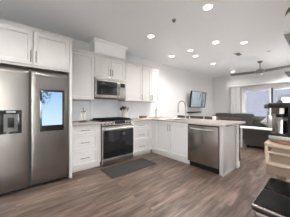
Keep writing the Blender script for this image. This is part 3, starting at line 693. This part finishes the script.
# ---------------------------------------------------------------- television wall
tv = thing('television', 'flat television on the back wall of the living area, tilted down', 'television', (5.80, 3.355, 1.22))
tv.rotation_euler = (math.radians(7), 0, 0)
B(-0.575, 0.575, 0, 0.065, 0, 0.66, 0.004).build('casing', 'black_mat', tv, local=True)
B(-0.56, 0.56, -0.002, 0.002, 0.018, 0.645).build('screen', 'tv_reflection', tv, local=True)
B(-0.52, 0.52, 0.065, 0.09, 0.06, 0.6, 0.01).build('rear_cover', 'dark_body', tv, local=True)
mt = MB(); mt.box(-0.12, 0.12, 0.09, 0.10, 0.2, 0.42, 0.004); mt.box(-0.03, 0.03, 0.10, 0.19, 0.27, 0.33); mt.box(-0.12, 0.12, 0.188, 0.200, 0.24, 0.34); mt.build('wall_bracket', 'black_mat', tv, local=True)
solo(B(5.25, 6.25, 3.46, 3.548, 0.99, 1.05, 0.008), 'soundbar', 'black_mat', 'long black soundbar on the wall under the television', 'soundbar')

# ---------------------------------------------------------------- curtain and rail
k = thing('curtain', 'white curtain gathered at the left of the sliding door', 'curtain', (7.42, 2.48, 0.0))
b = bmesh.new(); n = 60; cols = []
for i in range(n+1):
    a = i/n; y = 2.29 + 0.40*a; x = 7.40 + 0.022*math.sin(a*2*math.pi*6.5)
    cols.append([b.verts.new((x + (0.004*math.sin(z*9+i)), y, z)) for z in (0.02, 0.5, 1.0, 1.5, 2.135)])
for p_, q_ in zip(cols, cols[1:]):
    for j in range(4): b.faces.new((p_[j], q_[j], q_[j+1], p_[j+1]))
bmesh.ops.solidify(b, geom=b.faces[:], thickness=0.003); m = MB(); m.merge(b); m.build('fabric', 'curtain', k)
solo(B(7.35, 7.498, 0.3, 2.72, 2.135, 2.20, 0.004), 'curtain_rail', 'trim', 'white boxed curtain rail above the sliding door', 'curtain rail')

# ---------------------------------------------------------------- living area seating
k = thing('sofa', 'charcoal sofa with its back to the curtain and sliding door', 'sofa', (6.9, 1.9, 0))
m = B(6.50, 7.30, 0.45, 3.36, 0.10, 0.30, 0.02); m.build('base', 'sofa', k)
MB().cushion(7.06, 7.32, 0.45, 3.36, 0.28, 0.87, 0.04, 0.0).build('back', 'sofa', k)
for y0, y1, zt in ((0.64, 1.16, 0.80), (1.16, 1.70, 0.82), (1.70, 2.44, 0.97), (2.44, 3.16, 0.97)):
    MB().cushion(6.50, 7.06, y0, y1, 0.30, 0.47, 0.05, 0.012).build('seat_cushion', 'sofa_cush', k)
    MB().cushion(6.90, 7.10, y0+0.01, y1-0.01, 0.48, zt, 0.06, 0.015).build('back_cushion', 'sofa_cush', k)
for y0, y1 in ((0.45, 0.63), (3.17, 3.36)):
    MB().cushion(6.48, 7.30, y0, y1, 0.12, 0.66, 0.05, 0.0).build('arm', 'sofa', k)
for x in (6.58, 7.2):
    for y in (0.55, 3.28): B(x-0.03, x+0.03, y-0.03, y+0.03, 0, 0.10).build('foot', 'black_mat', k)
k = thing('loveseat', 'low charcoal loveseat with its back to the kitchen', 'sofa', (5.75, 0.8, 0))
B(5.36, 6.15, -0.1, 1.54, 0.09, 0.28, 0.02).build('base', 'sofa', k)
MB().cushion(5.34, 5.56, -0.1, 1.55, 0.09, 0.61, 0.04, 0.0).build('back', 'sofa', k)
for y0, y1 in ((0.10, 0.72), (0.72, 1.35)): MB().cushion(5.56, 6.15, y0, y1, 0.28, 0.45, 0.05, 0.012).build('seat_cushion', 'sofa_cush', k)
for y0, y1 in ((-0.1, 0.09), (1.36, 1.55)): MB().cushion(5.50, 6.15, y0, y1, 0.10, 0.58, 0.04, 0.0).build('arm', 'sofa', k)
for x in (5.42, 6.08):
    for y in (-0.02, 1.47): B(x-0.035, x+0.035, y-0.035, y+0.035, 0, 0.09).build('foot', 'black_mat', k)
solo(MB().pillow((0, 0, 0), 0.38, 0.38, 0.15, mx=Matrix.Rotation(math.radians(38), 4, 'Z')), 'throw_pillow', 'white_fabric', 'white throw pillow propped on the far sofa, seen just left of the coffee machine', 'pillow', origin=(0, 0, 0))
pl = COL.objects['throw_pillow']; pl.location = (6.74, 1.17, 0.712); pl.rotation_euler = (math.radians(0), math.radians(68), math.radians(14))
k = thing('console_table', 'narrow white console table standing behind the loveseat', 'console table', (5.1, 1.2, 0))
B(4.95, 5.28, 0.55, 1.62, 0.62, 0.655, 0.006).build('tabletop', 'white_paint', k)
for x in (4.975, 5.255):
    for y in (0.575, 1.595): B(x-0.02, x+0.02, y-0.02, y+0.02, 0, 0.62, 0.002).build('leg', 'white_paint', k)

# ---------------------------------------------------------------- trash can
TX0, TX1, TY0, TY1, TZ = 1.045, 1.56, -0.12, 0.272, 0.65
k = thing('trash_can', 'rectangular stainless trash can with two black lids in the near corner', 'trash can', ((TX0+TX1)/2, (TY0+TY1)/2, 0))
B(TX0+0.012, TX1-0.012, TY0+0.012, TY1-0.012, 0.02, 0.605, 0.02, 3).build('body', 'steel', k)
B(TX0+0.02, TX1-0.02, TY0+0.02, TY1-0.02, 0.0, 0.03, 0.008).build('base', 'black_mat', k)
m = MB(); m.box(TX0+0.006, TX1-0.006, TY0+0.006, TY1-0.006, 0.605, 0.618, 0.004); m.build('gasket', 'black_mat', k)
r_ = 0.022
m = MB(); m.box(TX0, TX1, TY0, TY1, 0.618, 0.642, 0.009, 3); m.build('rim', 'fridge_steel', k)
for x0, x1 in ((TX0+0.011, (TX0+TX1)/2-0.011), ((TX0+TX1)/2+0.011, TX1-0.011)):
    B(x0, x1, TY0+0.011, TY1-0.010, 0.636, 0.6465, 0.003, 2).build('lid', 'lid', k)
B(TX0-0.03, TX0+0.03, 0.02, 0.14, 0.02, 0.035, 0.006).build('pedal', 'steel', k)

# ---------------------------------------------------------------- coffee cart
QX0, QX1, QY0, QY1 = 1.62, 2.04, -0.46, 0.33
k = thing('coffee_cart', 'light maple open shelf cart holding the coffee machine', 'cart', (1.83, -0.06, 0))
rc = 0.05; pts = []
for cx, cy, a0 in ((QX1-rc, QY1-rc, 0), (QX0+rc, QY1-rc, 90), (QX0+rc, QY0+rc, 180), (QX1-rc, QY0+rc, 270)):
    for i in range(7):
        a = math.radians(a0 + 15*i); pts.append((cx + rc*math.cos(a), cy + rc*math.sin(a)))
MB().prism(pts, 'z', 0.876, 0.900, 0.003).build('top', 'maple', k)
MB().prism(pts, 'z', 0.722, 0.742, 0.003).build('shelf', 'maple', k)
B(QX0+0.012, QX1-0.012, QY0+0.02, QY1-0.02, 0.640, 0.721, 0.004).build('lower_frame', 'maple_bin', k)
for x in (QX0+0.02, QX1-0.02):
    for y in (QY0+0.03, QY1-0.022): MB().tube([(x, y, 0.742), (x, y, 0.877)], 0.014, 12).build('post', 'maple', k)
MB().tube([(QX0+0.012, QY0+0.03, 0.826), (QX0+0.012, QY1-0.02, 0.826)], 0.009, 10).build('rail', 'maple', k)
MB().tube([(QX0+0.012, QY1-0.02, 0.826), (QX1-0.02, QY1-0.02, 0.826)], 0.009, 10).build('rail', 'maple', k)
for x in (QX0+0.11, QX1-0.06):
    for y in (QY0+0.06, QY1-0.09): B(x-0.016, x+0.016, y-0.016, y+0.016, 0.0, 0.642).build('leg', 'maple', k)
k = thing('storage_box', 'light brown wooden box standing on the cart shelf behind the rail', 'box', (1.76, 0.22, 0.742))
m = MB(); m.box(1.655, 1.665, 0.155, 0.285, 0.742, 0.868); m.box(1.665, 1.87, 0.275, 0.285, 0.742, 0.868); m.box(1.665, 1.87, 0.155, 0.165, 0.742, 0.868); m.box(1.86, 1.87, 0.165, 0.275, 0.742, 0.868); m.box(1.665, 1.86, 0.165, 0.275, 0.742, 0.75)
m.build('box', 'maple_bin', k)
solo(MB().lathe([(0.0, 0.9), (0.17, 0.9), (0.175, 0.905), (0.175, 0.914), (0.168, 0.918), (0, 0.916)], (1.82, 0.145, 0), 36), 'serving_board', 'walnut', 'round red brown wooden board under the coffee machine', 'board')
# espresso machine
k = thing('coffee_machine', 'black and steel coffee machine standing on the maple cart', 'coffee machine', (1.83, 0.16, 0.918))
ex = 1.70
MB().box(ex-0.01, 1.97, 0.03, 0.305, 0.918, 0.962, 0.006).build('base', 'steel_light', k)
B(ex-0.005, ex+0.13, 0.185, 0.298, 0.962, 0.980, 0.003).build('drip_tray', 'black_mat', k)
B(1.84, 1.97, 0.03, 0.305, 0.962, 1.20, 0.008).build('rear_column', 'steel', k)
B(ex-0.02, 1.84, 0.03, 0.178, 0.962, 1.205, 0.008).build('side_column', 'black_mat', k)
B(ex-0.02, 1.975, 0.03, 0.312, 1.20, 1.245, 0.012).build('head', 'black_mat', k)
MB().tube([(1.77, 0.232, 1.20), (1.77, 0.232, 1.145)], [0.032, 0.032], 20).build('group_head', 'steel_light', k)
B(1.715, 1.738, 0.205, 0.235, 1.150, 1.20, 0.003).build('front_plate', 'cream', k)
B(1.73, 1.76, 0.245, 0.285, 1.150, 1.20, 0.003).build('tank_cap', 'copper_brown', k)
MB().lathe([(0.036, 1.118), (0.036, 1.145), (0.034, 1.147), (0, 1.147)], (1.77, 0.232, 0), 20).tube([(1.74, 0.225, 1.13), (1.66, 0.198, 1.115), (1.62, 0.187, 1.11)], [0.008, 0.011, 0.013], 10).build('portafilter', 'black_mat', k)
MB().tube([(1.735, 0.307, 1.205), (1.733, 0.316, 1.15), (1.728, 0.318, 1.02)], 0.005, 8).build('steam_wand', 'dark_body', k)
MB().tube([(1.74, 0.308, 1.215), (1.74, 0.34, 1.215)], 0.02, 16).build('knob', 'dark_body', k)
MB().tube([(1.86, 0.25, 1.245), (1.86, 0.25, 1.27), (1.86, 0.25, 1.272)], [0.02, 0.018, 0.005], 14).build('water_cap', 'dark_body', k)
solo(MB().lathe([(0.03, 0), (0.034, 0.004), (0.036, 0.10), (0.037, 0.118), (0.033, 0.118), (0.032, 0.01), (0, 0.008)], (1.74, 0.232, 0.980), 22), 'steel_cup', 'steel', 'tall steel cup on the drip tray of the coffee machine', 'cup')

# ---------------------------------------------------------------- shelves on the right wall and the plant
def shelf(z, label):
    k = thing('wall_shelf', label, 'shelf', (2.1, -0.15, z), 0, 'floating shelves above the coffee cart')
    B(2.0, 2.499, -0.6, 0.244, z, z+0.035, 0.003).build('board', 'shelf', k)
    m = MB()
    for y in (-0.5, 0.1): m.box(2.47, 2.499, y, y+0.03, z-0.06, z).box(2.06, 2.48, y, y+0.03, z-0.012, z)
    m.build('bracket', 'shelf', k)
shelf(1.918, 'upper grey brown floating shelf on the right wall, carrying the plant')
shelf(1.553, 'lower grey brown floating shelf on the right wall above the coffee machine')
k = thing('potted_plant', 'olive leaved plant in a white pot on the upper shelf', 'plant', (2.09, 0.12, 1.953))
MB().lathe([(0.055, 0), (0.06, 0.005), (0.078, 0.13), (0.08, 0.14), (0.07, 0.14), (0.066, 0.12), (0, 0.118)], (2.09, 0.13, 1.953), 26).build('pot', 'ceramic', k)
MB().lathe([(0.066, 2.070), (0.066, 2.078), (0, 2.08)], (2.09, 0.13, 0), 20).build('soil', 'soil', k)
def leaf(ang, L, droop, w_):
    b = bmesh.new(); n = 8; rows = []
    p = Vector((2.09, 0.13, 2.07)); d_ = Vector((math.cos(ang), math.sin(ang), 1.1)).normalized(); sd = Vector((-math.sin(ang), math.cos(ang), 0))
    for i in range(n+1):
        a = i/n; ww = w_ * math.sin(math.pi * min(1, max(0.02, (a*0.95+0.02))))**0.8
        rows.append([b.verts.new(p - sd*ww + Z*0.008), b.verts.new(p), b.verts.new(p + sd*ww + Z*0.008)])
        p = p + d_ * (L/n); d_ = (d_ + Vector((0.05*math.cos(ang), 0.05*math.sin(ang), -droop))).normalized()
    for r0, r1 in zip(rows, rows[1:]):
        for j in range(2): b.faces.new((r0[j], r0[j+1], r1[j+1], r1[j]))
    bmesh.ops.solidify(b, geom=b.faces[:], thickness=0.0015); return b
def bez_leaf(P0, P1, P2, w_):
    b = bmesh.new(); n = 10; rows = []; P0, P1, P2 = Vector(P0), Vector(P1), Vector(P2)
    for i in range(n+1):
        a = i/n; p = P0*(1-a)**2 + P1*2*a*(1-a) + P2*a*a; ww = w_ * math.sin(math.pi*(0.06 + 0.92*a))**0.8
        sd = Vector((0.85, -0.5, 0))
        rows.append([b.verts.new(p - sd*ww + Z*0.008), b.verts.new(p), b.verts.new(p + sd*ww + Z*0.008)])
    for r0, r1 in zip(rows, rows[1:]):
        for j in range(2): b.faces.new((r0[j], r0[j+1], r1[j+1], r1[j]))
    bmesh.ops.solidify(b, geom=b.faces[:], thickness=0.0015); return b
m = MB(); m.merge(bez_leaf((2.09, 0.13, 2.07), (2.06, 0.17, 2.26), (2.05, 0.236, 2.115), 0.034))
for a in (200, 250, 300, 345, 225): m.merge(leaf(math.radians(a), 0.24 + 0.04*random.random(), 0.22 + 0.1*random.random(), 0.028))
m.build('leaves', 'leaf', k)
